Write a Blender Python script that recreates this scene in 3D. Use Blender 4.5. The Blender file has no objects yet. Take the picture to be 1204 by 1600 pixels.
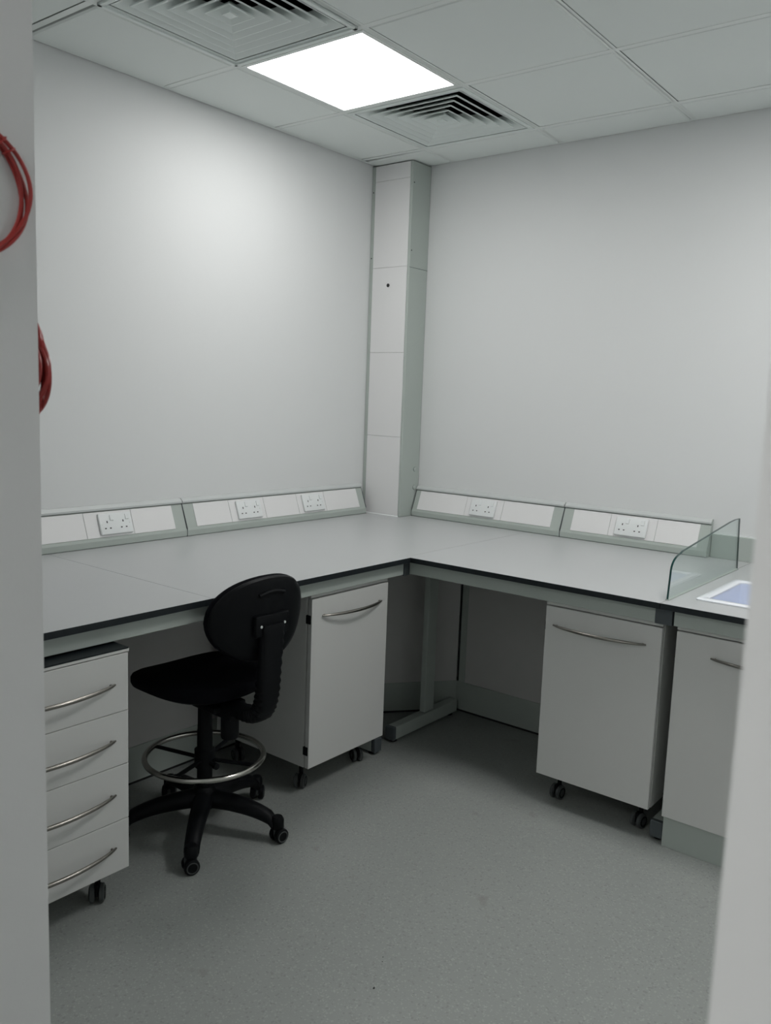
import bpy, bmesh, math, random
from mathutils import Vector, Matrix
random.seed(7)
SC = bpy.context.scene
COL = SC.collection
PI = math.pi

# ------------------------------------------------------------------ camera
YAW, PITCH, ROLL, FPX = 0.6706, -0.13454, 0.0368, 1320.65
CAM = Vector((2.9421, -3.6545, 1.4573))
fw = Vector((-math.sin(YAW)*math.cos(PITCH), math.cos(YAW)*math.cos(PITCH), math.sin(PITCH)))
rt = fw.cross(Vector((0, 0, 1))).normalized(); up = rt.cross(fw)
r2 = rt*math.cos(ROLL)+up*math.sin(ROLL); u2 = -rt*math.sin(ROLL)+up*math.cos(ROLL)
cd = bpy.data.cameras.new('camera'); cam = bpy.data.objects.new('camera', cd); COL.objects.link(cam)
M = Matrix((r2, u2, -fw)).transposed().to_4x4(); M.translation = CAM
cam.matrix_world = M
cd.sensor_fit = 'VERTICAL'; cd.sensor_height = 32.0; cd.lens = FPX/1600*32.0
cd.shift_x = 0.0; cd.clip_start = 0.02
cd.dof.use_dof = True; cd.dof.focus_distance = 3.4; cd.dof.aperture_fstop = 8.0
SC.camera = cam

# ------------------------------------------------------------------ world, exposure
w = bpy.data.worlds.new('world'); SC.world = w; w.use_nodes = True
w.node_tree.nodes['Background'].inputs[0].default_value = (0.75, 0.85, 0.9, 1)
w.node_tree.nodes['Background'].inputs[1].default_value = 0.02
SC.view_settings.view_transform = 'Standard'; SC.view_settings.look = 'None'
SC.view_settings.gamma = 1; SC.view_settings.use_curve_mapping = False
SC.view_settings.exposure = 0.85
PANEL_E = 6.4        # the ceiling light over the bench
ADDED_PANEL_E = 11.5        # unseen second panel above the sink, added to brighten the room
ADDED_CORR_E = 7.8          # unseen corridor light, added to brighten the door jambs

# ------------------------------------------------------------------ materials
def mat(name, col, rough=.5, metal=0., spec=.5, noise=None, bump=None, emit=None, trans=0., ior=1.45, coat=0.):
    m = bpy.data.materials.new(name); m.use_nodes = True
    nt = m.node_tree; b = nt.nodes['Principled BSDF']
    b.inputs['Base Color'].default_value = (*col, 1); b.inputs['Roughness'].default_value = rough
    b.inputs['Metallic'].default_value = metal; b.inputs['Specular IOR Level'].default_value = spec
    b.inputs['Transmission Weight'].default_value = trans; b.inputs['IOR'].default_value = ior
    b.inputs['Coat Weight'].default_value = coat
    tc = nt.nodes.new('ShaderNodeTexCoord')
    if emit:
        b.inputs['Emission Color'].default_value = (*emit[0], 1); b.inputs['Emission Strength'].default_value = emit[1]
    if noise:   # (scale, colour2, detail)
        n = nt.nodes.new('ShaderNodeTexNoise'); n.inputs['Scale'].default_value = noise[0]; n.inputs['Detail'].default_value = 4
        r = nt.nodes.new('ShaderNodeMix'); r.data_type = 'RGBA'
        r.inputs[6].default_value = (*col, 1); r.inputs[7].default_value = (*noise[1], 1)
        nt.links.new(tc.outputs['Object'], n.inputs['Vector']); nt.links.new(n.outputs['Fac'], r.inputs[0])
        nt.links.new(r.outputs[2], b.inputs['Base Color'])
    if bump:    # (scale, strength)
        n = nt.nodes.new('ShaderNodeTexNoise'); n.inputs['Scale'].default_value = bump[0]; n.inputs['Detail'].default_value = 3
        k = nt.nodes.new('ShaderNodeBump'); k.inputs['Strength'].default_value = bump[1]; k.inputs['Distance'].default_value = .002
        nt.links.new(tc.outputs['Object'], n.inputs['Vector']); nt.links.new(n.outputs['Fac'], k.inputs['Height'])
        nt.links.new(k.outputs['Normal'], b.inputs['Normal'])
    return m

M_WALL = mat('wall_paint', (.74, .755, .755), .62, noise=(1.3, (.725, .745, .745)), bump=(180, .06), spec=.25)
M_JAMB = mat('jamb_paint', (.72, .73, .73), .6, noise=(2.5, (.70, .71, .71)), bump=(150, .08), spec=.3)
M_TILE = mat('ceiling_tile', (.80, .845, .825), .85, noise=(3, (.78, .825, .805)), bump=(400, .1), spec=.2)
M_TBAR = mat('ceiling_bar', (.79, .83, .81), .5)
M_VENT = mat('vent_metal', (.76, .82, .80), .45)
M_DARK = mat('duct_dark', (.012, .018, .022), .7, noise=(9, (.03, .04, .05)))
M_VOID = mat('void_dark', (.02, .025, .025), .9)
M_TRIM = mat('grey_green_metal', (.44, .49, .46), .42, noise=(4, (.425, .475, .445)))
M_TRIML = mat('pale_grey_plastic', (.58, .61, .605), .4, noise=(4, (.56, .59, .585)))
M_LID = mat('white_lid', (.80, .80, .80), .4, noise=(2, (.78, .785, .785)))
M_SOCK = mat('white_socket', (.80, .83, .83), .25)
M_HOLE = mat('dark_hole', (.02, .02, .02), .7)
M_TOP = mat('grey_laminate', (.47, .485, .49), .33, noise=(6, (.455, .47, .475)), spec=.5)
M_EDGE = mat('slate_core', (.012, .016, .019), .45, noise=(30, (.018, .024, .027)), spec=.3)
M_CAP = mat('slate_plastic', (.075, .09, .097), .5, noise=(20, (.085, .10, .108)))
M_CAB = mat('white_melamine', (.655, .665, .65), .42, noise=(2, (.64, .65, .635)))
M_PANEL = mat('service_panel_board', (.60, .60, .59), .5, noise=(2, (.58, .58, .57)))
M_STEEL = mat('brushed_steel', (.30, .285, .26), .28, metal=1., noise=(60, (.24, .23, .21)))
M_CHROME = mat('chrome', (.55, .54, .50), .18, metal=1., noise=(20, (.48, .47, .44)))
M_BLK = mat('black_plastic', (.004, .0048, .006), .5, bump=(300, .1), spec=.18)
M_FAB = mat('black_fabric', (.0045, .005, .007), .95, bump=(500, .5), spec=.1)
M_WHEEL = mat('grey_rubber', (.07, .078, .078), .5)
M_RED = mat('red_cable', (.36, .035, .03), .35, noise=(30, (.30, .03, .028)))
M_SINK = mat('sink_ceramic', (.86, .89, .93), .2, noise=(3, (.84, .87, .92)))
M_BASIN = mat('sink_bowl', (.72, .78, .92), .25, noise=(3, (.70, .76, .90)))
M_LAMP = mat('lamp_diffuser', (.9, .9, .9), .5, emit=((1, .985, .97), PANEL_E))
M_LAMP_ADDED = mat('added_lamp_diffuser', (.9, .9, .9), .5, emit=((1, .985, .97), ADDED_PANEL_E))
M_CORR_ADDED = mat('added_corridor_diffuser', (.9, .9, .9), .5, emit=((1, .98, .96), ADDED_CORR_E))

def glass_mat():
    m = bpy.data.materials.new('clear_glass'); m.use_nodes = True; nt = m.node_tree; nt.nodes.clear()
    o = nt.nodes.new('ShaderNodeOutputMaterial'); mx = nt.nodes.new('ShaderNodeMixShader')
    t = nt.nodes.new('ShaderNodeBsdfTransparent'); t.inputs[0].default_value = (.93, .97, .96, 1)
    g = nt.nodes.new('ShaderNodeBsdfGlossy'); g.inputs['Roughness'].default_value = .02
    lw = nt.nodes.new('ShaderNodeLayerWeight'); lw.inputs[0].default_value = .5
    pw = nt.nodes.new('ShaderNodeMath'); pw.operation = 'POWER'; pw.inputs[1].default_value = 5
    f = nt.nodes.new('ShaderNodeMath'); f.operation = 'MULTIPLY_ADD'; f.inputs[1].default_value = .96; f.inputs[2].default_value = .04
    nt.links.new(lw.outputs['Facing'], pw.inputs[0]); nt.links.new(pw.outputs[0], f.inputs[0])
    nt.links.new(f.outputs[0], mx.inputs[0]); nt.links.new(t.outputs[0], mx.inputs[1]); nt.links.new(g.outputs[0], mx.inputs[2])
    nt.links.new(mx.outputs[0], o.inputs[0]); return m
M_GLASS = glass_mat()
M_GEDGE = mat('glass_edge', (.01, .05, .045), .15)

def floor_mat():
    m = bpy.data.materials.new('speckled_vinyl'); m.use_nodes = True; nt = m.node_tree; b = nt.nodes['Principled BSDF']
    tc = nt.nodes.new('ShaderNodeTexCoord')
    def vor(scale, lo, hi):
        v = nt.nodes.new('ShaderNodeTexVoronoi'); v.inputs['Scale'].default_value = scale
        sp = nt.nodes.new('ShaderNodeSeparateColor'); nt.links.new(tc.outputs['Object'], v.inputs['Vector'])
        nt.links.new(v.outputs['Color'], sp.inputs[0])
        mr = nt.nodes.new('ShaderNodeMapRange'); mr.inputs[1].default_value = lo; mr.inputs[2].default_value = hi
        nt.links.new(sp.outputs[0], mr.inputs[0]); return mr.outputs[0]
    n = nt.nodes.new('ShaderNodeTexNoise'); n.inputs['Scale'].default_value = 2.2; n.inputs['Detail'].default_value = 6
    nt.links.new(tc.outputs['Object'], n.inputs['Vector'])
    def mix(f, a, c):
        x = nt.nodes.new('ShaderNodeMix'); x.data_type = 'RGBA'; nt.links.new(f, x.inputs[0])
        for s, i in ((a, 6), (c, 7)):
            if isinstance(s, tuple): x.inputs[i].default_value = (*s, 1)
            else: nt.links.new(s, x.inputs[i])
        return x.outputs[2]
    base = mix(n.outputs['Fac'], (.275, .296, .284), (.318, .338, .322))
    c1 = mix(vor(260, .86, .95), base, (.355, .378, .36))
    c2 = mix(vor(190, .93, .95), c1, (.255, .27, .26))
    # a few brown scuffs
    n2 = nt.nodes.new('ShaderNodeTexNoise'); n2.inputs['Scale'].default_value = 7; n2.inputs['Detail'].default_value = 8
    nt.links.new(tc.outputs['Object'], n2.inputs['Vector'])
    mr = nt.nodes.new('ShaderNodeMapRange'); mr.inputs[1].default_value = .67; mr.inputs[2].default_value = .76; mr.inputs[4].default_value = .5
    nt.links.new(n2.outputs['Fac'], mr.inputs[0])
    c3 = mix(mr.outputs[0], c2, (.17, .155, .14))
    nt.links.new(c3, b.inputs['Base Color']); b.inputs['Roughness'].default_value = .42
    b.inputs['Specular IOR Level'].default_value = .35
    k = nt.nodes.new('ShaderNodeBump'); k.inputs['Strength'].default_value = .15; k.inputs['Distance'].default_value = .001
    n3 = nt.nodes.new('ShaderNodeTexNoise'); n3.inputs['Scale'].default_value = 300
    nt.links.new(tc.outputs['Object'], n3.inputs['Vector']); nt.links.new(n3.outputs['Fac'], k.inputs['Height'])
    nt.links.new(k.outputs['Normal'], b.inputs['Normal'])
    return m
M_FLOOR = floor_mat()

# ------------------------------------------------------------------ mesh helpers
def merge(dst, src, mtx=None):
    if mtx: bmesh.ops.transform(src, matrix=mtx, verts=src.verts)
    me = bpy.data.meshes.new('t'); src.to_mesh(me); src.free(); dst.from_mesh(me); bpy.data.meshes.remove(me)
def box(bm, x0, x1, y0, y1, z0, z1, bev=0., seg=2, mtx=None):
    t = bmesh.new(); bmesh.ops.create_cube(t, size=1)
    bmesh.ops.scale(t, vec=(abs(x1-x0), abs(y1-y0), abs(z1-z0)), verts=t.verts)
    bmesh.ops.translate(t, vec=((x0+x1)/2, (y0+y1)/2, (z0+z1)/2), verts=t.verts)
    if bev: bmesh.ops.bevel(t, geom=t.edges[:], offset=bev, segments=seg, affect='EDGES', profile=.5)
    merge(bm, t, mtx); return bm
def prism(bm, pts, axis, a, b, mtx=None, bev=0.):
    """extrude a 2D polygon; axis 'x': pts are (y,z); 'y': (x,z); 'z': (x,y)"""
    def P(p, v): return {'x': (v, p[0], p[1]), 'y': (p[0], v, p[1]), 'z': (p[0], p[1], v)}[axis]
    t = bmesh.new(); A = [t.verts.new(P(p, a)) for p in pts]; B = [t.verts.new(P(p, b)) for p in pts]
    t.faces.new(A[::-1]); t.faces.new(B)
    for i in range(len(pts)):
        j = (i+1) % len(pts); t.faces.new((A[i], A[j], B[j], B[i]))
    bmesh.ops.recalc_face_normals(t, faces=t.faces)
    if bev: bmesh.ops.bevel(t, geom=t.edges[:], offset=bev, segments=2, affect='EDGES', profile=.5)
    merge(bm, t, mtx); return bm
def lathe(bm, prof, n=24, mtx=None, closed=False):
    """prof: list of (r,z)"""
    t = bmesh.new(); rings = []
    for r, z in prof:
        rings.append([t.verts.new((max(r, 1e-5)*math.cos(2*PI*i/n), max(r, 1e-5)*math.sin(2*PI*i/n), z)) for i in range(n)])
    m = len(rings)
    for a in range(m if closed else m-1):
        A, B = rings[a], rings[(a+1) % m]
        for i in range(n):
            j = (i+1) % n; t.faces.new((A[i], A[j], B[j], B[i]))
    bmesh.ops.remove_doubles(t, verts=t.verts, dist=1e-5)
    if not closed: bmesh.ops.holes_fill(t, edges=[e for e in t.edges if e.is_boundary])
    bmesh.ops.recalc_face_normals(t, faces=t.faces)
    merge(bm, t, mtx); return bm
def tube(bm, path, r, n=10, closed=False, flat=1., mtx=None, upv=(0, 0, 1)):
    """round tube along a path; r scalar or list; flat scales the thickness along the second axis"""
    t = bmesh.new(); path = [Vector(p) for p in path]; L = len(path); rings = []
    prev = None
    for i, p in enumerate(path):
        if closed: d = path[(i+1) % L]-path[i-1]
        else: d = path[min(i+1, L-1)]-path[max(i-1, 0)]
        d.normalize()
        if prev is None:
            u = Vector(upv); u = (u-d*u.dot(d))
            if u.length < 1e-3: u = Vector((1, 0, 0)); u = u-d*u.dot(d)
        else: u = prev-d*prev.dot(d)
        u.normalize(); prev = u; v = d.cross(u)
        rr = r[i] if isinstance(r, (list, tuple)) else r
        rings.append([t.verts.new(p+u*(rr*math.cos(2*PI*k/n)*flat)+v*(rr*math.sin(2*PI*k/n))) for k in range(n)])
    for a in range(L if closed else L-1):
        A, B = rings[a], rings[(a+1) % L]
        for i in range(n):
            j = (i+1) % n; t.faces.new((A[i], A[j], B[j], B[i]))
    if not closed: t.faces.new(rings[0][::-1]); t.faces.new(rings[-1])
    bmesh.ops.recalc_face_normals(t, faces=t.faces)
    merge(bm, t, mtx); return bm
def loft(bm, sections, mtx=None, cap=True):
    t = bmesh.new(); R = [[t.verts.new(p) for p in s] for s in sections]; n = len(R[0])
    for A, B in zip(R, R[1:]):
        for i in range(n):
            j = (i+1) % n; t.faces.new((A[i], A[j], B[j], B[i]))
    if cap: t.faces.new(R[0][::-1]); t.faces.new(R[-1])
    bmesh.ops.recalc_face_normals(t, faces=t.faces)
    merge(bm, t, mtx); return bm
def obj(name, bm, m, parent=None, smooth=False, label=None):
    me = bpy.data.meshes.new(name)
    bm.to_mesh(me); bm.free()
    for mm in (m if isinstance(m, list) else [m]): me.materials.append(mm)
    if smooth:
        for p in me.polygons: p.use_smooth = True
        me.set_sharp_from_angle(angle=math.radians(38))
    o = bpy.data.objects.new(name, me); COL.objects.link(o)
    if parent: o.parent = parent
    if label: o['label'] = label
    return o
def tag(o, label, cat, group=None, kind=None):
    o['label'] = label; o['category'] = cat
    if group: o['group'] = group
    if kind: o['kind'] = kind
    return o
def thing(name, label, cat, loc=(0, 0, 0), rz=0., group=None):
    o = bpy.data.objects.new(name, None); COL.objects.link(o); o.empty_display_size = .05
    o.location = loc; o.rotation_euler = (0, 0, rz)
    return tag(o, label, cat, group)
def struct(name, bm, m):
    o = obj(name, bm, m); o['kind'] = 'structure'; return o
BM = bmesh.new
def bx(*a, **k): return box(BM(), *a, **k)
T = Matrix.Translation
def RX(a): return Matrix.Rotation(a, 4, 'X')
def RY(a): return Matrix.Rotation(a, 4, 'Y')
def RZ(a): return Matrix.Rotation(a, 4, 'Z')

# ------------------------------------------------------------------ dimensions
H = 2.6413; ZB = .8363; ZU = ZB-.020
D1, D2 = .989, 1.023            # worktop depths from left and back wall
XR = 3.40; YF = -3.055; YO = -3.30
XJL, XJR = 1.87, 2.85           # doorway
YC = -5.6                       # far end of the corridor

# ------------------------------------------------------------------ structure
struct('floor', bx(-.15, 4.6, YC-.1, .15, -.12, 0), M_FLOOR)
struct('wall_left', bx(-.15, 0, YF, .15, 0, H+.35), M_WALL)
struct('wall_back', bx(0, XR+.15, 0, .15, 0, H+.35), M_WALL)
struct('wall_right', bx(XR, XR+.15, YF, 0, 0, H+.35), M_WALL)
b = BM(); box(b, -.15, XJL, YO, YF, 0, H+.35); box(b, XJR, 4.6, YO, YF, 0, H+.35); box(b, XJL, XJR, YO, YF, 2.15, H+.35)
struct('wall_front', b, M_JAMB)
b = BM(); box(b, .6, .7, YC, YO, 0, H+.35); struct('wall_corridor_left', b, M_JAMB)
b = BM(); box(b, 4.5, 4.6, YC, YO, 0, H+.35); struct('wall_corridor_right', b, M_JAMB)
b = BM(); box(b, .6, 4.6, YC-.1, YC, 0, H+.35); struct('wall_corridor_end', b, M_JAMB)
struct('ceiling_corridor', bx(.7, 4.5, YC, YO, H, H+.05), M_TILE)
# slab over the ceiling void
struct('ceiling_slab', bx(-.15, XR+.15, YF, .15, H+.35, H+.40), M_VOID)

GB, GA, G1, G2 = .4054, .2616, -.0145, .0125
def N(i, j):     # ceiling grid node
    bi = GB+.6*(i-1); aj = -(GA+.6*(j-1))
    x = (bi+G1*aj)/(1-G1*G2); return x, aj+G2*x
def clip(p): return (min(max(p[0], .003), XR-.003), max(min(p[1], -.003), YF+.003))
SPECIAL = {(1, 2), (1, 3), (1, 1), (4, 2)}     # tiles replaced by lights and vents
GAPS = {(0, 1): 'y1', (0, 4): 'y0'}
b = BM()
def tile(bm, c, z0, lip, raise_=0.):
    # tegular tile: face drops a little below the bars
    cx = sum(p[0] for p in c)/4; cy = sum(p[1] for p in c)/4
    def ins(d): return [(p[0]+(d if p[0] < cx else -d), p[1]+(d if p[1] < cy else -d)) for p in c]
    o_, i_ = ins(.012), ins(.019)
    z0 += raise_
    loft(bm, [[(x, y, z0+.015) for x, y in o_], [(x, y, z0+.002) for x, y in o_], [(x, y, z0-.003) for x, y in i_]])
for i in range(0, 7):
    for j in range(0, 6):
        if (i, j) in SPECIAL: continue
        c = [clip(N(i, j)), clip(N(i+1, j)), clip(N(i+1, j+1)), clip(N(i, j+1))]
        w_ = c[1][0]-c[0][0]; h_ = c[0][1]-c[3][1]
        if w_ < .04 or h_ < .04: continue
        if (i, j) == (0, 0): c[3] = (c[3][0], c[3][1]+.030); c[2] = (c[2][0], c[2][1]+.008)
        if (i, j) == (0, 3): c[3] = (c[3][0], c[3][1]+.014); c[2] = (c[2][0], c[2][1]+.014)
        tile(b, c, H, .004, .001*((i*3+j*5) % 3))
struct('ceiling', b, M_TILE)
b = BM()
for i in range(1, 7):
    bi = GB+.6*(i-1); a0, a1 = (bi-.003*G1, -.003), (bi+G1*YF, YF+.003)
    if a0[0] >= XR-.02: continue
    prism(b, [(a0[0]-.012, a0[1]), (a0[0]+.012, a0[1]), (a1[0]+.012, a1[1]), (a1[0]-.012, a1[1])], 'z', H, H+.0012)
    prism(b, [(a0[0]-.001, a0[1]), (a0[0]+.001, a0[1]), (a1[0]+.001, a1[1]), (a1[0]-.001, a1[1])], 'z', H, H+.04)
for j in range(1, 6):
    aj = -(GA+.6*(j-1)); a0, a1 = (.003, aj), (XR-.003, aj+G2*XR)
    prism(b, [(a0[0], a0[1]-.012), (a1[0], a1[1]-.012), (a1[0], a1[1]+.012), (a0[0], a0[1]+.012)], 'z', H-.0003, H+.0011)
    prism(b, [(a0[0], a0[1]-.001), (a1[0], a1[1]-.001), (a1[0], a1[1]+.001), (a0[0], a0[1]+.001)], 'z', H, H+.04)
struct('trim_1', b, M_TBAR)
b = BM()   # wall angle around the room
def wangle(x0, x1, y0, y1): box(b, x0, x1, y0, y1, H-.001, H+.0005)
wangle(.004, .024, YF, 0); wangle(0, XR, -.022, -.002); wangle(XR-.02, XR, YF, 0); wangle(0, XR, YF, YF+.02)
struct('trim_2', b, M_TBAR)

# ------------------------------------------------------------------ ceiling fittings
def cell(i, j, e=0.):
    c = [N(i, j), N(i+1, j), N(i+1, j+1), N(i, j+1)]
    cx = sum(p[0] for p in c)/4; cy = sum(p[1] for p in c)/4
    return cx, cy
GROT = math.atan(.0135)
def lamp(i, j, m, label):
    cx, cy = cell(i, j)
    t = thing('ceiling_light', label, 'ceiling light', (cx, cy, H), GROT, 'recessed ceiling light panels')
    b = BM(); s = .288; q = .273
    for a in ((-s, s, -s, -q), (-s, s, q, s), (-s, -q, -q, q), (q, s, -q, q)): box(b, *a, -.003, .012)
    obj('frame', b, M_TBAR, t)
    obj('diffuser', bx(-q, q, -q, q, .0, .004), m, t)
    obj('housing', bx(-s, s, -s, s, .013, .05), M_TBAR, t)
lamp(1, 2, M_LAMP, 'bright white square light panel in the ceiling between two air vents')
lamp(4, 2, M_LAMP_ADDED, 'unseen square light panel added in the ceiling above the sink to brighten the room')  # out-of-view panel, added for more light on the right-hand wall

def vent(i, j, label, border, n, rc, depth, rim):
    cx, cy = cell(i, j)
    t = thing('air_vent', label, 'air vent', (cx, cy, H), GROT, 'square ceiling air diffusers')
    s = .288; q = .288-border
    b = BM()
    for a in ((-s, s, -s, -q), (-s, s, q, s), (-s, -q, -q, q), (q, s, -q, q)): box(b, *a, -.004, .004)
    if rim:
        for a in ((-s, s, -s, -s+.012), (-s, s, s-.012, s), (-s, -s+.012, -s, s), (s-.012, s, -s, s)): box(b, *a, -.010, .0)
    for s1, z0, z1 in ((q, -.004, .06),):
        for a in ((-s1-.002, s1+.002, -s1-.002, -s1), (-s1-.002, s1+.002, s1, s1+.002), (-s1-.002, -s1, -s1, s1), (s1, s1+.002, -s1, s1)): box(b, *a, z0, z1)
    obj('frame', b, M_VENT, t)
    def ring(r, z): return [(-r, -r, z), (r, -r, z), (r, r, z), (-r, r, z)]
    pitch = (q-rc)/n
    for k in range(n):
        r = rc+pitch*k; ro = r+pitch*.93
        b = BM()
        ri = max(ro-pitch*1.75, .004); loft(b, [ring(ro, -.003), ring(ro, .001), ring(ri, depth+.003), ring(ri-.001, depth+.001), ring(ro-.003, -.003), ring(ro, -.003)], cap=False)
        obj('louvre', b, M_VENT, t)
    obj('centre_plate', bx(-rc, rc, -rc, rc, -.003, .0), M_VENT, t)
    b = BM(); s2 = q+.004
    box(b, -s2, s2, -s2, s2, .20, .204)
    for a in ((-s2, s2, -s2, -s2+.003), (-s2, s2, s2-.003, s2), (-s2, -s2+.003, -s2, s2), (s2-.003, s2, -s2, s2)): box(b, *a, .06, .20)
    obj('duct_box', b, M_DARK, t)
vent(1, 1, 'square ceiling air vent between the light panel and the corner column', .022, 6, .016, .036, False)
vent(1, 3, 'square ceiling air vent at the top edge of the photo, left of the light', .026, 6, .018, .036, True)

# unseen corridor lamp behind the camera, added to light the door jambs
t = thing('ceiling_light', 'unseen corridor ceiling light added behind the doorway to brighten the door jambs', 'ceiling light', (1.75, -4.5, H), 0, 'recessed ceiling light panels')
obj('diffuser', bx(-.6, .6, -.3, .3, -.012, -.002), M_CORR_ADDED, t)
obj('frame', bx(-.62, .62, -.32, .32, -.010, .0), M_TBAR, t)

# ------------------------------------------------------------------ worktops
def slab(bm_top, bm_core, poly, z0=ZU, z1=ZB):
    prism(bm_core, poly, 'z', z0, z1-.0006); prism(bm_top, poly, 'z', z1-.0006, z1)
def worktop(label, poly, holes=None):
    t = thing('worktop', label, 'worktop', (0, 0, 0), 0, 'grey laboratory worktops')
    a, c = BM(), BM(); slab(a, c, poly)
    obj('core', c, M_EDGE, t, label='dark slate coloured core showing as the edge'); obj('surface', a, M_TOP, t)
    return t
g = .0008
worktop('grey worktop along the left wall, from its faint joint to the corner',
        [(.001, -2.018+g), (D1, -2.018+g), (D1, -D2), (.966, -D2), (.966, -.001), (.001, -.001)])
worktop('grey worktop on the far left above the white drawer unit', [(.001, YF+.005), (D1, YF+.005), (D1, -2.018-g), (.001, -2.018-g)])
worktop('grey worktop along the right-hand wall, from the corner to the glass screen',
        [(.966+2*g, -D2), (1.992-g, -D2), (1.992-g, -.001), (.966+2*g, -.001)])
# sink worktop with a cut-out for the basin
t = thing('worktop', 'grey worktop around the white sink, right of the glass screen', 'worktop', (0, 0, 0), 0, 'grey laboratory worktops')
a, c = BM(), BM(); SX0, SX1, SY0, SY1 = 2.085, 2.505, -.86, -.48; XS = 2.68
for r in ((1.992+g, SX0, -D2, -.001), (SX1, XS, -D2, -.001), (SX0, SX1, -D2, SY0), (SX0, SX1, SY1, -.001)):
    p = [(r[0], r[2]), (r[1], r[2]), (r[1], r[3]), (r[0], r[3])]; slab(a, c, p)
obj('core', c, M_EDGE, t, label='dark slate coloured core showing as the edge'); obj('surface', a, M_TOP, t)

# sink
t = thing('sink', 'white rectangular sink with bluish basin set in the right worktop', 'sink', (2.295, -.67, ZB))
def rr(hx, hy, z, rad, n=5):
    o = []
    for cx, cy, a0 in ((hx-rad, hy-rad, 0), (-hx+rad, hy-rad, PI/2), (-hx+rad, -hy+rad, PI), (hx-rad, -hy+rad, 1.5*PI)):
        for k in range(n+1):
            a = a0+PI/2*k/n; o.append((cx+rad*math.cos(a), cy+rad*math.sin(a), z))
    return o
b = BM(); loft(b, [rr(.238, .217, .0005, .012), rr(.238, .217, .004, .012), rr(.234, .213, .007, .012), rr(.212, .190, .007, .02), rr(.207, .185, .003, .02), rr(.205, .183, -.02, .02)], cap=False)
obj('rim', b, M_SINK, t, smooth=True)
b = BM(); loft(b, [rr(.204, .182, .0, .02), rr(.200, .178, -.10, .025), rr(.190, .168, -.20, .04), rr(.05, .05, -.21, .03), rr(.02, .02, -.212, .015)], cap=False)
lathe(b, [(.0, -.213), (.03, -.213)], 16)
obj('basin', b, M_BASIN, t, smooth=True)
b = BM(); lathe(b, [(.0, -.207), (.02, -.207), (.03, -.209), (.032, -.2115)], 20); obj('drain', b, M_CHROME, t, smooth=True)

# splash upstand behind the sink
t = thing('upstand', 'grey-green splash upstand on the wall behind the sink', 'upstand', (1.826, 0, ZB))
obj('board', bx(0, XS-1.826, -.020, -.001, .0, .100, bev=.0012), M_TRIM, t)
obj('sealant', bx(0, XS-1.826, -.008, -.001, .100, .105), M_SOCK, t)

# glass screen beside the sink
t = thing('glass_screen', 'clear glass splash screen with rounded front corner beside the sink', 'glass screen', (1.994, 0, ZB))
def glass_outline(d=0.):
    p = [(-.968+d, .002), (-.218-d, .002), (-.245-d, .206-d), (-.30, .2065-d)]
    p += [(-.36, .203-d)]
    A = Vector((-.880, .1455)); 
    p += [(A.x+.02, A.y+.006-d)]
    # rounded front corner
    q0, q1, q2 = Vector((-.885, .1448)), Vector((-.948, .138)), Vector((-.957, .100))
    for k in range(0, 9):
        s = k/8; v = q0*(1-s)**2+q1*2*s*(1-s)+q2*s*s; p.append((v.x+d, v.y-d))
    return p
pts = glass_outline()
obj('pane', prism(BM(), glass_outline(.002), 'x', -.0028, .0028), M_GLASS, t)
# polished edge: a strip round the outline
b = BM(); o_, i_ = glass_outline(0), glass_outline(.0020)
n = len(o_)
for k in range(n):
    l = (k+1) % n
    if k == 0: continue
    tb = BM(); vs = [tb.verts.new((x, p[0], p[1])) for x in (-.003, .003) for p in (o_[k], o_[l], i_[l], i_[k])]
    for f in ((0, 1, 2, 3), (7, 6, 5, 4), (0, 4, 5, 1), (2, 6, 7, 3)): tb.faces.new([vs[q] for q in f])
    merge(b, tb)
obj('edge', b, M_GEDGE, t, label='dark green polished glass edge')
b = BM(); box(b, -.006, .006, -.968, -.218, 0, .004)
obj('sealant', b, M_TRIM, t)

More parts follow.
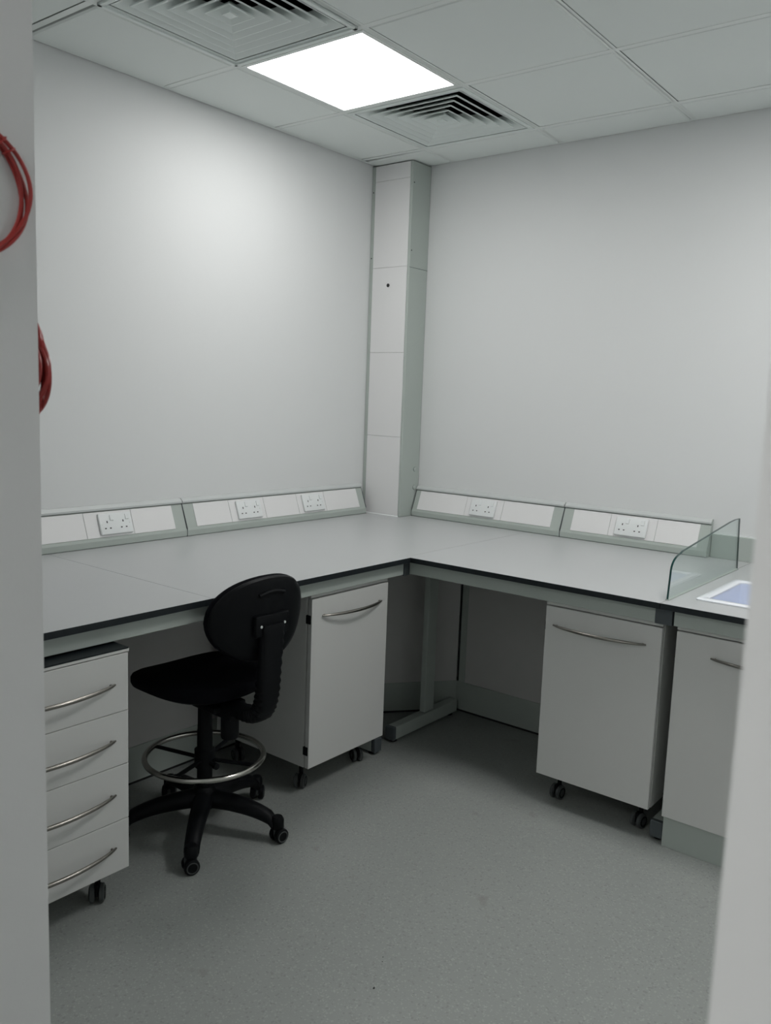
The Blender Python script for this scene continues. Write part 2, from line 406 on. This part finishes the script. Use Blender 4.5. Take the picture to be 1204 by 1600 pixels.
# ------------------------------------------------------------------ dado trunking (local x along, front faces -y)
ZT = .160     # height of the trunking above the worktop
P_T, P_B = .012, .055   # protrusion at the top and at the bottom
def slope_pt(s):  # s 0 = bottom of slope, 1 = top
    return (-(P_B+(P_T+.006-P_B)*s), .036+(.136-.036)*s)
SL = Vector((0, slope_pt(1)[0]-slope_pt(0)[0], slope_pt(1)[1]-slope_pt(0)[1]))
ANG = math.atan2(SL.y, SL.z)            # lean of the face from vertical
def slope_m(x, s=.5, out=0.):
    y, z = slope_pt(s)
    return T((x, y, z)) @ RX(-ANG) @ T((0, -out, 0))
LEN = SL.length
def trunking(side, a0, a1, lids, label, open_end=False):
    if side == 'left': t = thing('dado_trunking', label, 'trunking', (.001, a0, ZB), PI/2, 'sloped power trunking on the benches')
    else: t = thing('dado_trunking', label, 'trunking', (a0, -.001, ZB), 0, 'sloped power trunking on the benches')
    L = a1-a0
    prof = [(0, 0), (-P_B, 0), (-P_B-.003, .004), (-P_B-.003, .030), (-P_B, .036)]
    prof += [slope_pt(1), (0, .138)]
    obj('body', prism(BM(), prof, 'x', .0008, L-.0008), M_TRIM, t)
    obj('top_ledge', prism(BM(), [(0, .139), (-P_T-.010, .139), (-P_T-.012, .142), (-P_T-.012, .148), (-P_T, .160), (0, .160)], 'x', .0008, L-.0008), M_TRIML, t, label='pale grey top ledge')
    obj('bottom_rail', prism(BM(), [(-P_B-.0032, .002), (-P_B-.005, .004), (-P_B-.005, .026), (-P_B-.0015, .0345), (-P_B+.004, .0345), (-P_B+.004, .002)], 'x', .0008, L-.0008), M_TRIM, t)
    for x0, x1 in lids:
        b = BM(); box(b, x0-a0+.0007, x1-a0-.0007, -.0022, .0, -LEN/2+.002, LEN/2-.002, bev=.0008, seg=1, mtx=slope_m(0))
        obj('cover_plate', b, M_LID, t, label='white cover plate')
    for x in (0, L):   # end or joint plates
        sgn = 1 if x == 0 else -1
        b = prism(BM(), [(0, .0), (-P_B-.0045, .0), (-P_B-.0045, .036), (slope_pt(1)[0]-.0012, .138), (-P_T-.011, .148), (0, .1605)], 'x', x, x+sgn*.0009)
        if x and open_end: obj('end_plate', b, M_TRIM, t)
        else: obj('end_plate', b, M_CAP, t, label='thin dark joint line')
    return t
trunking('left', -2.75, -1.381, [(-2.69, -2.45), (-2.45, -2.06), (-2.06, -1.853), (-1.853, -1.640), (-1.640, -1.437)],
         'sloped grey power trunking on left worktop, section nearest the doorway')
trunking('left', -1.379, -.19, [(-1.325, -1.125), (-1.125, -.912), (-.912, -.692), (-.692, -.495), (-.495, -.238)],
         'sloped grey power trunking on left worktop, section ending at the corner column')
trunking('right', .268, 1.139, [(.298, .596), (.596, .812), (.812, 1.087)],
         'sloped grey power trunking on right worktop, section starting at the column')
trunking('right', 1.141, 1.822, [(1.190, 1.376), (1.376, 1.592), (1.592, 1.778)],
         'sloped grey power trunking on right worktop, section ending before the glass screen', True)

def socket(side, c, label, blank=False):
    if side == 'left': t = thing('double_socket', label, 'power socket', (.001, c, ZB), PI/2, 'white double power sockets')
    else: t = thing('double_socket', label, 'power socket', (c, -.001, ZB), 0, 'white double power sockets')
    m = slope_m(0, .49, .0024)
    obj('face_plate', box(BM(), -.073, .073, -.0105, 0, -.043, .043, bev=.0035, seg=3, mtx=m), M_SOCK, t, smooth=True)
    for s in (-1, 1):
        obj('switch', box(BM(), s*.012-.0075+s*.006 if s < 0 else .052-.0075, s*.012+.0075+s*.006 if s < 0 else .052+.0075, -.0135, -.009, .012, .034, bev=.0012, mtx=m), M_SOCK, t)
        b = BM(); cx = s*.036-.004
        box(b, cx-.0022, cx+.0022, -.0112, -.0095, .003, .0115, mtx=m)
        box(b, cx-.0145, cx-.0078, -.0112, -.0095, -.0205, -.0160, mtx=m)
        box(b, cx+.0078, cx+.0145, -.0112, -.0095, -.0205, -.0160, mtx=m)
        obj('pin_holes', b, M_HOLE, t, label='three dark pin holes')
    for sx in (-.062, .062):
        b = BM(); lathe(b, [(0, 0), (.003, 0), (.0026, .0008), (0, .0009)], 10, mtx=m @ T((sx, -.0105, -.002)) @ RX(PI/2)); obj('screw', b, M_TBAR, t)
socket('left', -1.722, 'white double socket on left trunking, the one nearest the doorway')
socket('left', -1.015, 'white double socket on left trunking, middle one of the three')
socket('left', -.588, 'white double socket on left trunking, closest to the corner column')
socket('right', .703, 'white double socket on right trunking, nearer the corner column')
socket('right', 1.480, 'white double socket on right trunking, nearer the glass screen')

# ------------------------------------------------------------------ corner service column
t = thing('service_column', 'tall boxed white and grey service column in the corner', 'column', (.0015, -.0015, ZB))
CW, CD = .262, .155; HC = H-ZB-.008
b = BM()
box(b, 0, .020, -CD, 0, 0, HC, bev=.0015)
box(b, .246, CW, -CD, 0, 0, HC, bev=.0035)
box(b, .02, .246, -.03, 0, 0, HC)
obj('trunking_body', b, M_TRIM, t, label='grey-green side channel')
js = [0.004, 1.255-ZB, 1.690-ZB, 2.123-ZB, 2.555-ZB, HC]
for z0, z1 in zip(js, js[1:]):
    b = BM(); box(b, .0205, .2455, -CD+.001, -CD+.006, z0+.0006, z1-.0006, bev=.0006, seg=1)
    obj('lid', b, M_LID, t, label='white front lid')
obj('side_joint', bx(CW-.001, CW+.0006, -CD, -.001, 2.116-ZB, 2.1178-ZB), M_CAP, t)
b = BM(); lathe(b, [(0, 0), (.0095, 0), (.0095, .002), (0, .002)], 20, mtx=T((.128, -CD+.001, 2.032-ZB)) @ RX(PI/2)); obj('cable_hole', b, M_HOLE, t, label='round black hole')
b = BM(); lathe(b, [(.009, 0), (.0165, 0), (.0165, .0012), (.009, .0012)], 24, mtx=T((.128, -CD+.0009, 2.032-ZB)) @ RX(PI/2), closed=True); obj('hole_collar', b, M_LID, t)
for x, y, z, rx in ((.010, -CD, 2.505-ZB, 1), (.010, -CD, 2.175-ZB, 1), (CW, -CD+.014, 2.53-ZB, 0), (CW, -CD+.012, 2.20-ZB, 0)):
    b = BM(); lathe(b, [(0, 0), (.0035, 0), (.003, .0012), (0, .0014)], 12, mtx=T((x, y, z)) @ (RX(PI/2) if rx else RY(PI/2))); obj('screw', b, M_HOLE, t)
for z in (1.084-ZB, .988-ZB):
    b = BM(); lathe(b, [(0, 0), (.011, 0), (.011, .003), (.009, .004), (0, .004)], 20, mtx=T((CW, -.040, z)) @ RY(PI/2)); obj('grommet', b, M_TRIM, t, smooth=True)
    b = BM(); lathe(b, [(.0108, 0), (.0122, 0), (.0122, .001), (.0108, .001)], 20, mtx=T((CW, -.040, z)) @ RY(PI/2), closed=True); obj('grommet_ring', b, M_CAP, t)
obj('sealant', prism(BM(), [(-CD-.005, .0003), (-CD, .0003), (-CD, .005)], 'x', .0, .25), M_SOCK, t, label='white sealant bead at the foot')

# ------------------------------------------------------------------ service void panels below the bench
XL, YB = .388, -.405
DX, DY = .832, -.957       # the diagonal runs from (XL,DY) to (DX,YB)
def void_panel(name, label, p0, p1, edge=None):
    v = Vector((p1[0]-p0[0], p1[1]-p0[1], 0)); L = v.length; a = math.atan2(v.y, v.x)
    t = thing('service_panel', label, 'service panel', (p0[0], p0[1], 0), a, 'panels closing the void below the worktops')
    obj('board', bx(.002, L-.002, .0, .016, .145, ZU-.002), M_PANEL, t)
    obj('plinth', bx(0, L, -.003, .016, .010, .1445, bev=.001), M_TRIM, t)
    obj('floor_seal', bx(0, L, .0, .014, .0, .0102), M_HOLE, t)
    if edge is not None:
        obj('edge_strip', bx(edge[0], edge[1], -.002, .017, .145, ZU-.002), M_TRIM, t)
        obj('gap', bx(edge[0]-.009, edge[0], -.001, .017, .145, ZU-.002), M_HOLE, t, label='black gap')
    return t
# front faces: local -y is the front
void_panel('left', 'white panel below the left worktop, behind the chair', (XL, YF+.06), (XL, DY))
void_panel('diag', 'white panel set diagonally across the corner below the worktops', (XL, DY), (DX, YB))
void_panel('back', 'white panel below the right worktop with grey edge strip', (DX+.002, YB), (2.66, YB), edge=(.009, .042))

# ------------------------------------------------------------------ bench frames
RZ0, RZ1 = .7625, ZU-.0005
t = thing('bench_frame', 'grey metal frame with front rail under the left worktop', 'bench frame', (0, 0, 0), 0, 'grey metal bench frames')
obj('front_rail', bx(.930, .959, YF+.03, -1.026, RZ0, RZ1, bev=.002), M_TRIM, t)
obj('corner_cap', bx(.925, .962, -1.024, -.990, RZ0-.004, RZ1), M_CAP, t, label='dark slate plastic corner cap')
def cleg(t, m):
    obj('leg', box(BM(), -.006, .022, .223, .291, .075, RZ1, bev=.003, mtx=m), M_TRIM, t)
    b = BM(); box(b, -.022, .022, .020, .485, .012, .068, bev=.003, mtx=m); obj('foot', b, M_TRIM, t)
    b = BM(); box(b, -.0225, .0225, .0, .021, .010, .069, bev=.004, mtx=m); obj('foot_cap', b, M_CAP, t, label='dark plastic cap')
    for y in (.03, .45):
        b = BM(); lathe(b, [(0, 0), (.016, 0), (.017, .006), (.012, .013), (0, .013)], 16, mtx=m @ T((0, y, 0))); obj('levelling_foot', b, M_BLK, t)
    b = box(BM(), -.020, .020, -.01, .46, RZ0, RZ0+.04, bev=.002, mtx=m); obj('support_arm', b, M_TRIM, t)
cleg(t, T((.885, -1.052, 0)) @ RZ(PI/2))
cleg(t, T((.885, -2.86, 0)) @ RZ(PI/2))
t = thing('bench_frame', 'grey metal frame with T-shaped leg under the right worktop', 'bench frame', (0, 0, 0), 0, 'grey metal bench frames')
obj('front_rail', bx(.964, 1.968, -.993, -.964, RZ0, RZ1, bev=.002), M_TRIM, t)
obj('end_cap', bx(1.968, 2.024, -.993, -.955, RZ0-.002, RZ1), M_CAP, t, label='dark slate plastic end cap')
cleg(t, T((.841, -.925, 0)))
cleg(t, T((2.012, -.945, 0)))
# ------------------------------------------------------------------ casters, handles, cabinets
def caster(parent, x, y, h, rot):
    m = T((x, y, 0)) @ RZ(rot); r = .026
    b = BM(); 
    for s in (-1, 1):
        lathe(b, [(0, -.008), (r*.8, -.008), (r, -.005), (r, .005), (r*.8, .008), (0, .008)], 20, mtx=m @ T((0, s*.013, r)) @ RX(PI/2))
    o = obj('caster', b, M_WHEEL, parent, smooth=True)
    b = BM(); box(b, -.016, .018, -.005, .005, r-.006, r+.030, bev=.003, mtx=m)
    lathe(b, [(.019, 0), (.019, .006), (.008, .008), (.008, h-2*r-.006+.02)], 14, mtx=m @ T((.012, 0, 2*r-.018)))
    obj('fork', b, M_BLK, o, smooth=True)
    for s in (-1, 1):
        b = BM(); lathe(b, [(r*.55, -.0008), (r*.72, -.0008), (r*.72, .0008), (r*.55, .0008)], 18, mtx=m @ T((0, s*.0215, r)) @ RX(PI/2), closed=True)
        obj('wheel_ring', b, M_BLK, o)
    # mounting plate up to the cabinet floor
    obj('mounting_plate', box(BM(), -.03+.012, .03+.012, -.025, .025, h-.004, h-.0005, mtx=m), M_STEEL, o)
def handle(parent, x0, x1, z, y0=0.):
    n = 25; path = []; rad = []
    for k in range(n):
        s = k/(n-1); bow = .034*(1-(2*s-1)**2)**.9
        path.append((x0+(x1-x0)*s, y0-.004-bow, z)); rad.append(.0028+.0034*math.sin(PI*s)**.5)
    b = BM(); tube(b, path, rad, 10, flat=1.0)
    for s in (.035, .965):
        xx = x0+(x1-x0)*s; lathe(b, [(.0035, 0), (.0035, .010)], 10, mtx=T((xx, y0, z)) @ RX(PI/2))
    return obj('handle', b, M_STEEL, parent, smooth=True, label='bowed brushed steel handle')
def hinge(parent, x, z, y0):
    b = BM(); box(b, x-.004, x+.006, y0+.004, y0+.026, z-.016, z+.016, bev=.002)
    return obj('hinge', b, M_BLK, parent)
def cabinet(label, loc, rz, W, z0, z1, ztop, depth, hx0, hx1, group, casters=True, hinges='left', plinth=False, r0=1.45, r1=1.35):
    t = thing('base_cabinet', label, 'cabinet', loc, rz, group)
    b = BM(); y0 = .024
    box(b, 0, .018, y0, depth, z0, ztop); box(b, W-.018, W, y0, depth, z0, ztop)
    box(b, .018, W-.018, y0, depth, z0, z0+.018); box(b, .018, W-.018, y0, depth if casters else y0+.03, ztop-.018, ztop)
    box(b, .018, W-.018, depth-.01, depth, z0+.018, ztop-.018); box(b, .018, W-.018, y0+.01, depth-.01, .44, .458)
    obj('carcass', b, M_CAB, t)
    obj('top_strip', bx(.0, W, .004, y0-.0005, z1+.004, ztop, bev=.0008), M_CAB, t)
    d = obj('door', bx(.001, W-.001, .0, .018, z0, z1, bev=.0012), M_CAB, t)
    handle(d, hx0, hx1, z1-.066)
    for z in (z1-.075, z0+.065): hinge(t, .001 if hinges == 'left' else W-.001, z, .0)
    if casters:
        for x, y, r in ((.05, .085, r0), (W-.06, .085, r1), (.05, depth-.07, 1.2), (W-.06, depth-.07, .8)): caster(t, x, y, z0, r)
    if plinth:
        obj('plinth', bx(.004, W-.004, .012, depth-.03, .0, z0-.001, bev=.001), M_TRIM, t, label='grey-green plinth')
    return t
GC = 'white base cabinets below the worktops'
cabinet('white single-door cabinet on casters under left worktop, right of the black chair', (.942, -1.530, 0), PI/2, .432, .113, .742, .772, .50, .052, .388, GC, r0=.5, r1=1.1)
cabinet('white single-door cabinet on casters under the right worktop', (1.566, -.975, 0), 0, .424, .113, .743, .761, .50, .034, .374, GC)
cabinet('white fixed cabinet with grey plinth under the sink, cut by the right door jamb', (2.036, -.975, 0), 0, .60, .109, .744, .761, .50, .115, .485, GC, casters=False, plinth=True)
obj('sink_rail', bx(2.030, XS, -.993, -.964, RZ0, RZ1, bev=.002), M_TRIM)
o = bpy.data.objects['sink_rail']; o.name = 'front_rail'; tag(o, 'grey front rail beneath the edge of the sink worktop', 'rail')

# drawer pedestal
PW = .432
t = thing('drawer_pedestal', 'white four-drawer pedestal on casters under the left worktop', 'drawer unit', (1.009, -2.328-PW, 0), PI/2)
b = BM(); PT = .752
box(b, 0, .018, .020, .50, .112, PT); box(b, PW-.018, PW, .020, .50, .112, PT); box(b, .018, PW-.018, .020, .50, .112, .13)
box(b, .018, PW-.018, .49, .50, .13, PT); 
obj('carcass', b, M_CAB, t)
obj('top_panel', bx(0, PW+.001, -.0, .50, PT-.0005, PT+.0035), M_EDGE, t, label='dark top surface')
obj('top_strip', bx(0, PW+.003, .0, .0195, .7435, PT-.001, bev=.0008), M_CAB, t)
zz = [.112, .262, .423, .577, .7415]
for z0, z1 in zip(zz, zz[1:]):
    d = obj('drawer', bx(.0005, PW-.0005, .0, .018, z0+.0012, z1-.0006, bev=.0012), M_CAB, t)
    obj('drawer_box', bx(.03, PW-.03, .019, .45, z0+.02, z1-.03), M_TRIML, d)
    handle(d, .046, PW-.044, (z0+z1)/2)
for x, y, r in ((.05, .07, .5), (PW-.055, .075, .9), (.05, .43, 1.2), (PW-.06, .43, .2)): caster(t, x, y, .112, r)

# ------------------------------------------------------------------ draughtsman chair (local +y forward)
CH = Vector((.833, -1.914, 0)); FA = math.atan2(.035, -1.0)     # facing direction
chair = thing('draughtsman_chair', 'black armless draughtsman chair with chrome foot ring on five casters', 'chair', CH, FA-PI/2)
LW = FA-PI/2       # local->world rotation
# five-star base
for k in range(5):
    a = math.radians(-48+72*k)-LW; m = RZ(a)
    secs = []
    for s in range(13):
        u = s/12; x = .02+.235*u
        z = .112-.030*u*u-.014*u**5; hw = .034-.010*u; hh = .032-.010*u
        if s == 12: z -= .012
        secs.append([(x, hw*math.cos(q)*(1 if True else 0), z+hh*math.sin(q)) for q in [2*PI*i/12 for i in range(12)]])
    b = BM(); loft(b, secs, mtx=m)
    lathe(b, [(.019, 0), (.022, .006), (.022, .030), (.016, .040)], 16, mtx=m @ T((.262, 0, .046)))
    lg = obj('base_leg', b, M_BLK, chair, smooth=True)
    b = BM(); r = .025; mm = m @ T((.268, 0, 0)) @ RZ([2.0, 1.0, .6, 2.6, 1.7][k])
    for s in (-1, 1): lathe(b, [(0, -.010), (r*.75, -.010), (r*.95, -.007), (r, .0), (r*.95, .008), (0, .009)], 20, mtx=mm @ T((0, s*.014, r)) @ RX(PI/2*s))
    cs = obj('caster', b, M_BLK, lg, smooth=True)
    b = BM(); box(b, -.02, .02, -.004, .004, .02, .052, bev=.003, mtx=mm)
    for s in (-1, 1): lathe(b, [(r*.60, -.0006), (r*.74, -.0006), (r*.74, .0006), (r*.60, .0006)], 20, mtx=mm @ T((0, s*.0243, r)) @ RX(PI/2), closed=True)
    obj('caster_trim', b, M_WHEEL, cs)
b = BM(); lathe(b, [(0, .080), (.035, .080), (.044, .095), (.044, .125), (.036, .150), (.030, .155), (.0, .155)], 24); obj('hub', b, M_BLK, chair, smooth=True)
b = BM(); lathe(b, [(0, .150), (.0255, .150), (.0255, .345), (.0240, .350), (.0235, .425), (0, .425)], 24); obj('column', b, M_BLK, chair, smooth=True)
b = BM(); lathe(b, [(0, .42), (.014, .42), (.014, .47), (0, .47)], 16); obj('gas_piston', b, M_BLK, chair, smooth=True)
# foot ring
ZR = .258
b = BM(); tube(b, [(.193*math.cos(2*PI*i/64), .193*math.sin(2*PI*i/64), ZR) for i in range(64)], .0095, 12, closed=True)
fr = obj('foot_ring', b, M_CHROME, chair, smooth=True, label='chrome foot ring')
for k in range(4):
    a = math.radians(20+90*k)-LW
    b = BM(); tube(b, [(.03*math.cos(a), .03*math.sin(a), ZR-.010), (.187*math.cos(a), .187*math.sin(a), ZR-.002)], .0085, 8, flat=.7)
    obj('spoke', b, M_BLK, fr, smooth=True)
b = BM(); lathe(b, [(.0256, -.03), (.034, -.028), (.034, .03), (.0256, .034)], 24, mtx=T((0, 0, ZR-.008)), closed=True); obj('collar', b, M_BLK, fr, smooth=True)
b = BM(); lathe(b, [(0, 0), (.007, 0), (.007, .016), (.011, .018), (.011, .032), (0, .034)], 14, mtx=T((0, -.033, ZR-.02)) @ RX(PI/2)); obj('knob', b, M_BLK, fr)

# seat: cushion + plastic pan
def sup(hx, hy, z, p=2.6, n=48, cy=0., f=None):
    o = []
    for i in range(n):
        a = 2*PI*i/n; c, s = math.cos(a), math.sin(a)
        x = hx*abs(c)**(2/p)*(1 if c >= 0 else -1); y = hy*abs(s)**(2/p)*(1 if s >= 0 else -1)
        if y < 0: x *= 1-.10*(y/hy)**2
        zz = z+(f(x, y+cy) if f else 0); o.append((x, y+cy, zz))
    return o
SZ = .474
def dish(x, y): 
    u = max(0, (y-.02)/.2); v = max(0, (-y-.05)/.15)
    return .030*(abs(x)/.2)**2*.6-.018*u*u+.010*v*v
SW, SD, SCY = .208, .205, .025
secs = [sup(SW*k, SD*k, SZ+z, cy=SCY, f=dish) for k, z in ((.90, .018), (.97, .022), (1.0, .034), (1.0, .050), (.97, .062), (.90, .070), (.75, .073), (.5, .071), (.25, .069), (.05, .068))]
b = BM(); loft(b, secs); obj('seat', b, M_FAB, chair, smooth=True, label='black fabric seat cushion')
secs = [sup(SW*k, SD*k, SZ+z, cy=SCY, f=dish) for k, z in ((.30, -.004), (.55, .000), (.80, .008), (.93, .018), (.985, .028), (.985, .034), (.9, .034))]
b = BM(); loft(b, secs); obj('seat_pan', b, M_BLK, chair, smooth=True)
b = BM(); box(b, -.065, .065, -.13, .10, SZ-.024, SZ-.004, bev=.006); box(b, -.035, .035, -.17, .03, SZ-.045, SZ-.012, bev=.008)
obj('mechanism', b, M_BLK, chair, smooth=True)
b = BM(); lathe(b, [(0, 0), (.027, 0), (.029, .006), (.029, .075), (.024, .082), (.02, .105), (0, .105)], 20, mtx=T((.0, -.128, SZ-.115))); obj('tension_knob', b, M_BLK, chair, smooth=True)
b = BM(); tube(b, [(.05, .02, SZ-.015), (.13, .03, SZ-.018), (.19, .035, SZ-.022)], .005, 8); obj('height_lever', b, M_BLK, chair, smooth=True)

# backrest (pad in front, shell behind)
BZ = .781; BHW, BHH = .186, .135; BX = .030
def bcurve(x, z):     # y of the backrest centre surface (concave towards the sitter)
    return -.262+.055*(x/.19)**2-.10*(z-BZ)*.7
def bsec(k, dy, n=56, p=2.25):
    o = []
    for i in range(n):
        a = 2*PI*i/n; c, s = math.cos(a), math.sin(a)
        x = BHW*k*abs(c)**(2/p)*(1 if c >= 0 else -1); z = BHH*k*abs(s)**(2/p)*(1 if s >= 0 else -1)
        x *= 1-.10*(-s if s < 0 else 0)-.02*(s if s > 0 else 0)
        z += BZ-.008; o.append((x+BX, bcurve(x, z)+dy, z))
    return o
b = BM(); loft(b, [bsec(.97, .0), bsec(1.0, .006), bsec(1.0, .018), bsec(.96, .032), bsec(.85, .040), bsec(.5, .042), bsec(.1, .040)])
obj('backrest', b, M_FAB, chair, smooth=True, label='black fabric back cushion')
b = BM(); loft(b, [bsec(.985, .004), bsec(.99, -.004), bsec(.96, -.012), bsec(.85, -.017), bsec(.5, -.020), bsec(.1, -.021)])
sh = obj('backrest_shell', b, M_BLK, chair, smooth=True)
# moulded hand slot and fixing plate on the shell, two bright screws
def bk(x, z, d): return (x+BX, bcurve(x, z)+d, z)
b = BM(); tube(b, [bk(-.050+.1*i/8, BZ+.072+.010*math.sin(PI*i/8), -.020) for i in range(9)], .0065, 8); obj('hand_grip', b, M_BLK, sh, smooth=True)
b = BM(); box(b, BX-.068, BX+.068, -.292, -.272, BZ-.055, BZ+.012, bev=.006); obj('back_plate', b, M_BLK, sh, smooth=True)
for s in (-1, 1):
    b = BM(); lathe(b, [(0, 0), (.0045, 0), (.0035, .002), (0, .0025)], 14, mtx=T((BX+s*.047, -.292, BZ-.022)) @ RX(PI/2)); obj('screw', b, M_TBAR, sh, label='small bright screw')
# ribbed spine bending under the seat
path = [(BX, -.287, BZ-.02)]
path += [(BX*.8, -.290, .70), (BX*.4, -.296, .62), (BX*.15, -.300, .56), (0, -.296, .515), (0, -.278, .482), (0, -.250, .468), (0, -.20, .462), (0, -.12, .460)]
def interp(path, n):
    P = [Vector(p) for p in path]; out = []
    for i in range(len(P)-1):
        for k in range(n): out.append(P[i].lerp(P[i+1], k/n))
    out.append(P[-1])
    for _ in range(2): out = [out[0]]+[(out[i-1]+out[i]*2+out[i+1])/4 for i in range(1, len(out)-1)]+[out[-1]]
    return out
pp = interp(path, 5); secs = []
for i, p in enumerate(pp):
    d = (pp[min(i+1, len(pp)-1)]-pp[max(i-1, 0)]).normalized(); n_ = Vector((1, 0, 0)).cross(d).normalized()
    u = i/(len(pp)-1); hw = .043-.010*u; ht = .019+.006*math.sin(PI*u); rib = 1+(.05 if i % 2 else -.05)
    secs.append([p+Vector((1, 0, 0))*(hw*rib*math.copysign(abs(math.cos(q))**.6, math.cos(q)))+n_*(ht*rib*math.copysign(abs(math.sin(q))**.6, math.sin(q))) for q in [2*PI*k/16 for k in range(16)]])
b = BM(); loft(b, secs); obj('back_support', b, M_BLK, chair, smooth=True, label='black ribbed spine cover')

# ------------------------------------------------------------------ red cable coils at the left door jamb
def coil(name, label, fn, strands, rad, ties=()):
    t = thing(name, label, 'cable', fn(0, 0)[1] if False else (0, 0, 0), 0, 'red cable coils by the left door jamb')
    return t
b = BM(); random.seed(3)
cy0, cz0 = -3.168, 1.693
for k in range(4):
    dy, dz, rr_ = random.uniform(-.003, .003), random.uniform(-.004, .004), .093+random.uniform(-.003, .003)
    ph = random.uniform(0, 6)
    pth = []
    for i in range(64):
        a = 2*PI*i/64
        pth.append((XJL+.006+.004*(k % 2)+.003*math.sin(2*a+ph), cy0+dy+(rr_+.0025*math.sin(3*a+ph))*math.cos(a)*1.02, cz0+dz+(rr_*.89+.0025*math.sin(2*a+ph))*math.sin(a)))
    tube(b, pth, .0028, 8, closed=True)
c1 = obj('cable_coil', b, M_RED, None, smooth=True)
tag(c1, 'loose red cable loop hanging on the face of the left door jamb, upper coil', 'cable coil')
b = BM()
for s in (0, 1):
    a = .66+s*.16; tube(b, [(XJL+.008+.008*math.cos(q), cy0+(.094+.0085*math.sin(q))*math.cos(a), cz0+(.083+.0075*math.sin(q))*math.sin(a)) for q in [2*PI*i/12 for i in range(12)]], .0013, 6, closed=True)
obj('cable_tie', b, M_RED, c1)
b = BM(); lathe(b, [(0, 0), (.005, 0), (.005, .022), (.009, .024), (.009, .027), (0, .028)], 12, mtx=T((XJL, cy0, cz0+.079)) @ RY(PI/2)); obj('hook', b, M_STEEL, c1)

b = BM(); random.seed(11)
ox, oz = 1.809, 1.476
for k in range(13):
    hw = .055-.0022*k+random.uniform(-.002, .003); hh = .048+.0015*k+random.uniform(-.003, .004); ph = random.uniform(0, 6); tl = random.uniform(-.32, .12)
    yo = YF+.008+.0045*(k % 5)
    pth = []
    for i in range(56):
        a = 2*PI*i/56; x = hw*math.cos(a)*(1-.25*math.sin(a)**2); z = hh*math.sin(a)
        x, z = x*math.cos(tl)-z*math.sin(tl), x*math.sin(tl)+z*math.cos(tl)
        pth.append((ox+x+.002*math.sin(3*a+ph), yo+.004*math.sin(a+ph), oz+z))
    tube(b, pth, .0029, 7, closed=True)
c2 = obj('cable_coil', b, M_RED, None, smooth=True)
tag(c2, 'thick bundle of red cable peeping out behind the left door jamb, lower coil', 'cable coil')
b = BM(); lathe(b, [(0, 0), (.005, 0), (.005, .03), (.009, .032), (.009, .035), (0, .036)], 12, mtx=T((ox-.01, YF, oz+.04)) @ RX(-PI/2)); obj('hook', b, M_STEEL, c2)

# ------------------------------------------------------------------ crumbs on the floor
b = BM()
for x, y, s in ((1.757, -2.137, .0028), (1.70, -2.03, .0015), (1.71, -2.045, .0012), (2.1, -2.5, .001), (1.45, -2.75, .0018), (1.455, -2.74, .0015), (1.46, -2.755, .0012)):
    tt = BM(); bmesh.ops.create_icosphere(tt, subdivisions=1, radius=s)
    for v in tt.verts: v.co *= random.uniform(.6, 1.3)
    merge(b, tt, T((x, y, s*.5)))
tag(obj('floor_crumbs', b, M_HOLE), 'tiny dark crumbs scattered on the speckled grey floor', 'debris', kind='stuff')
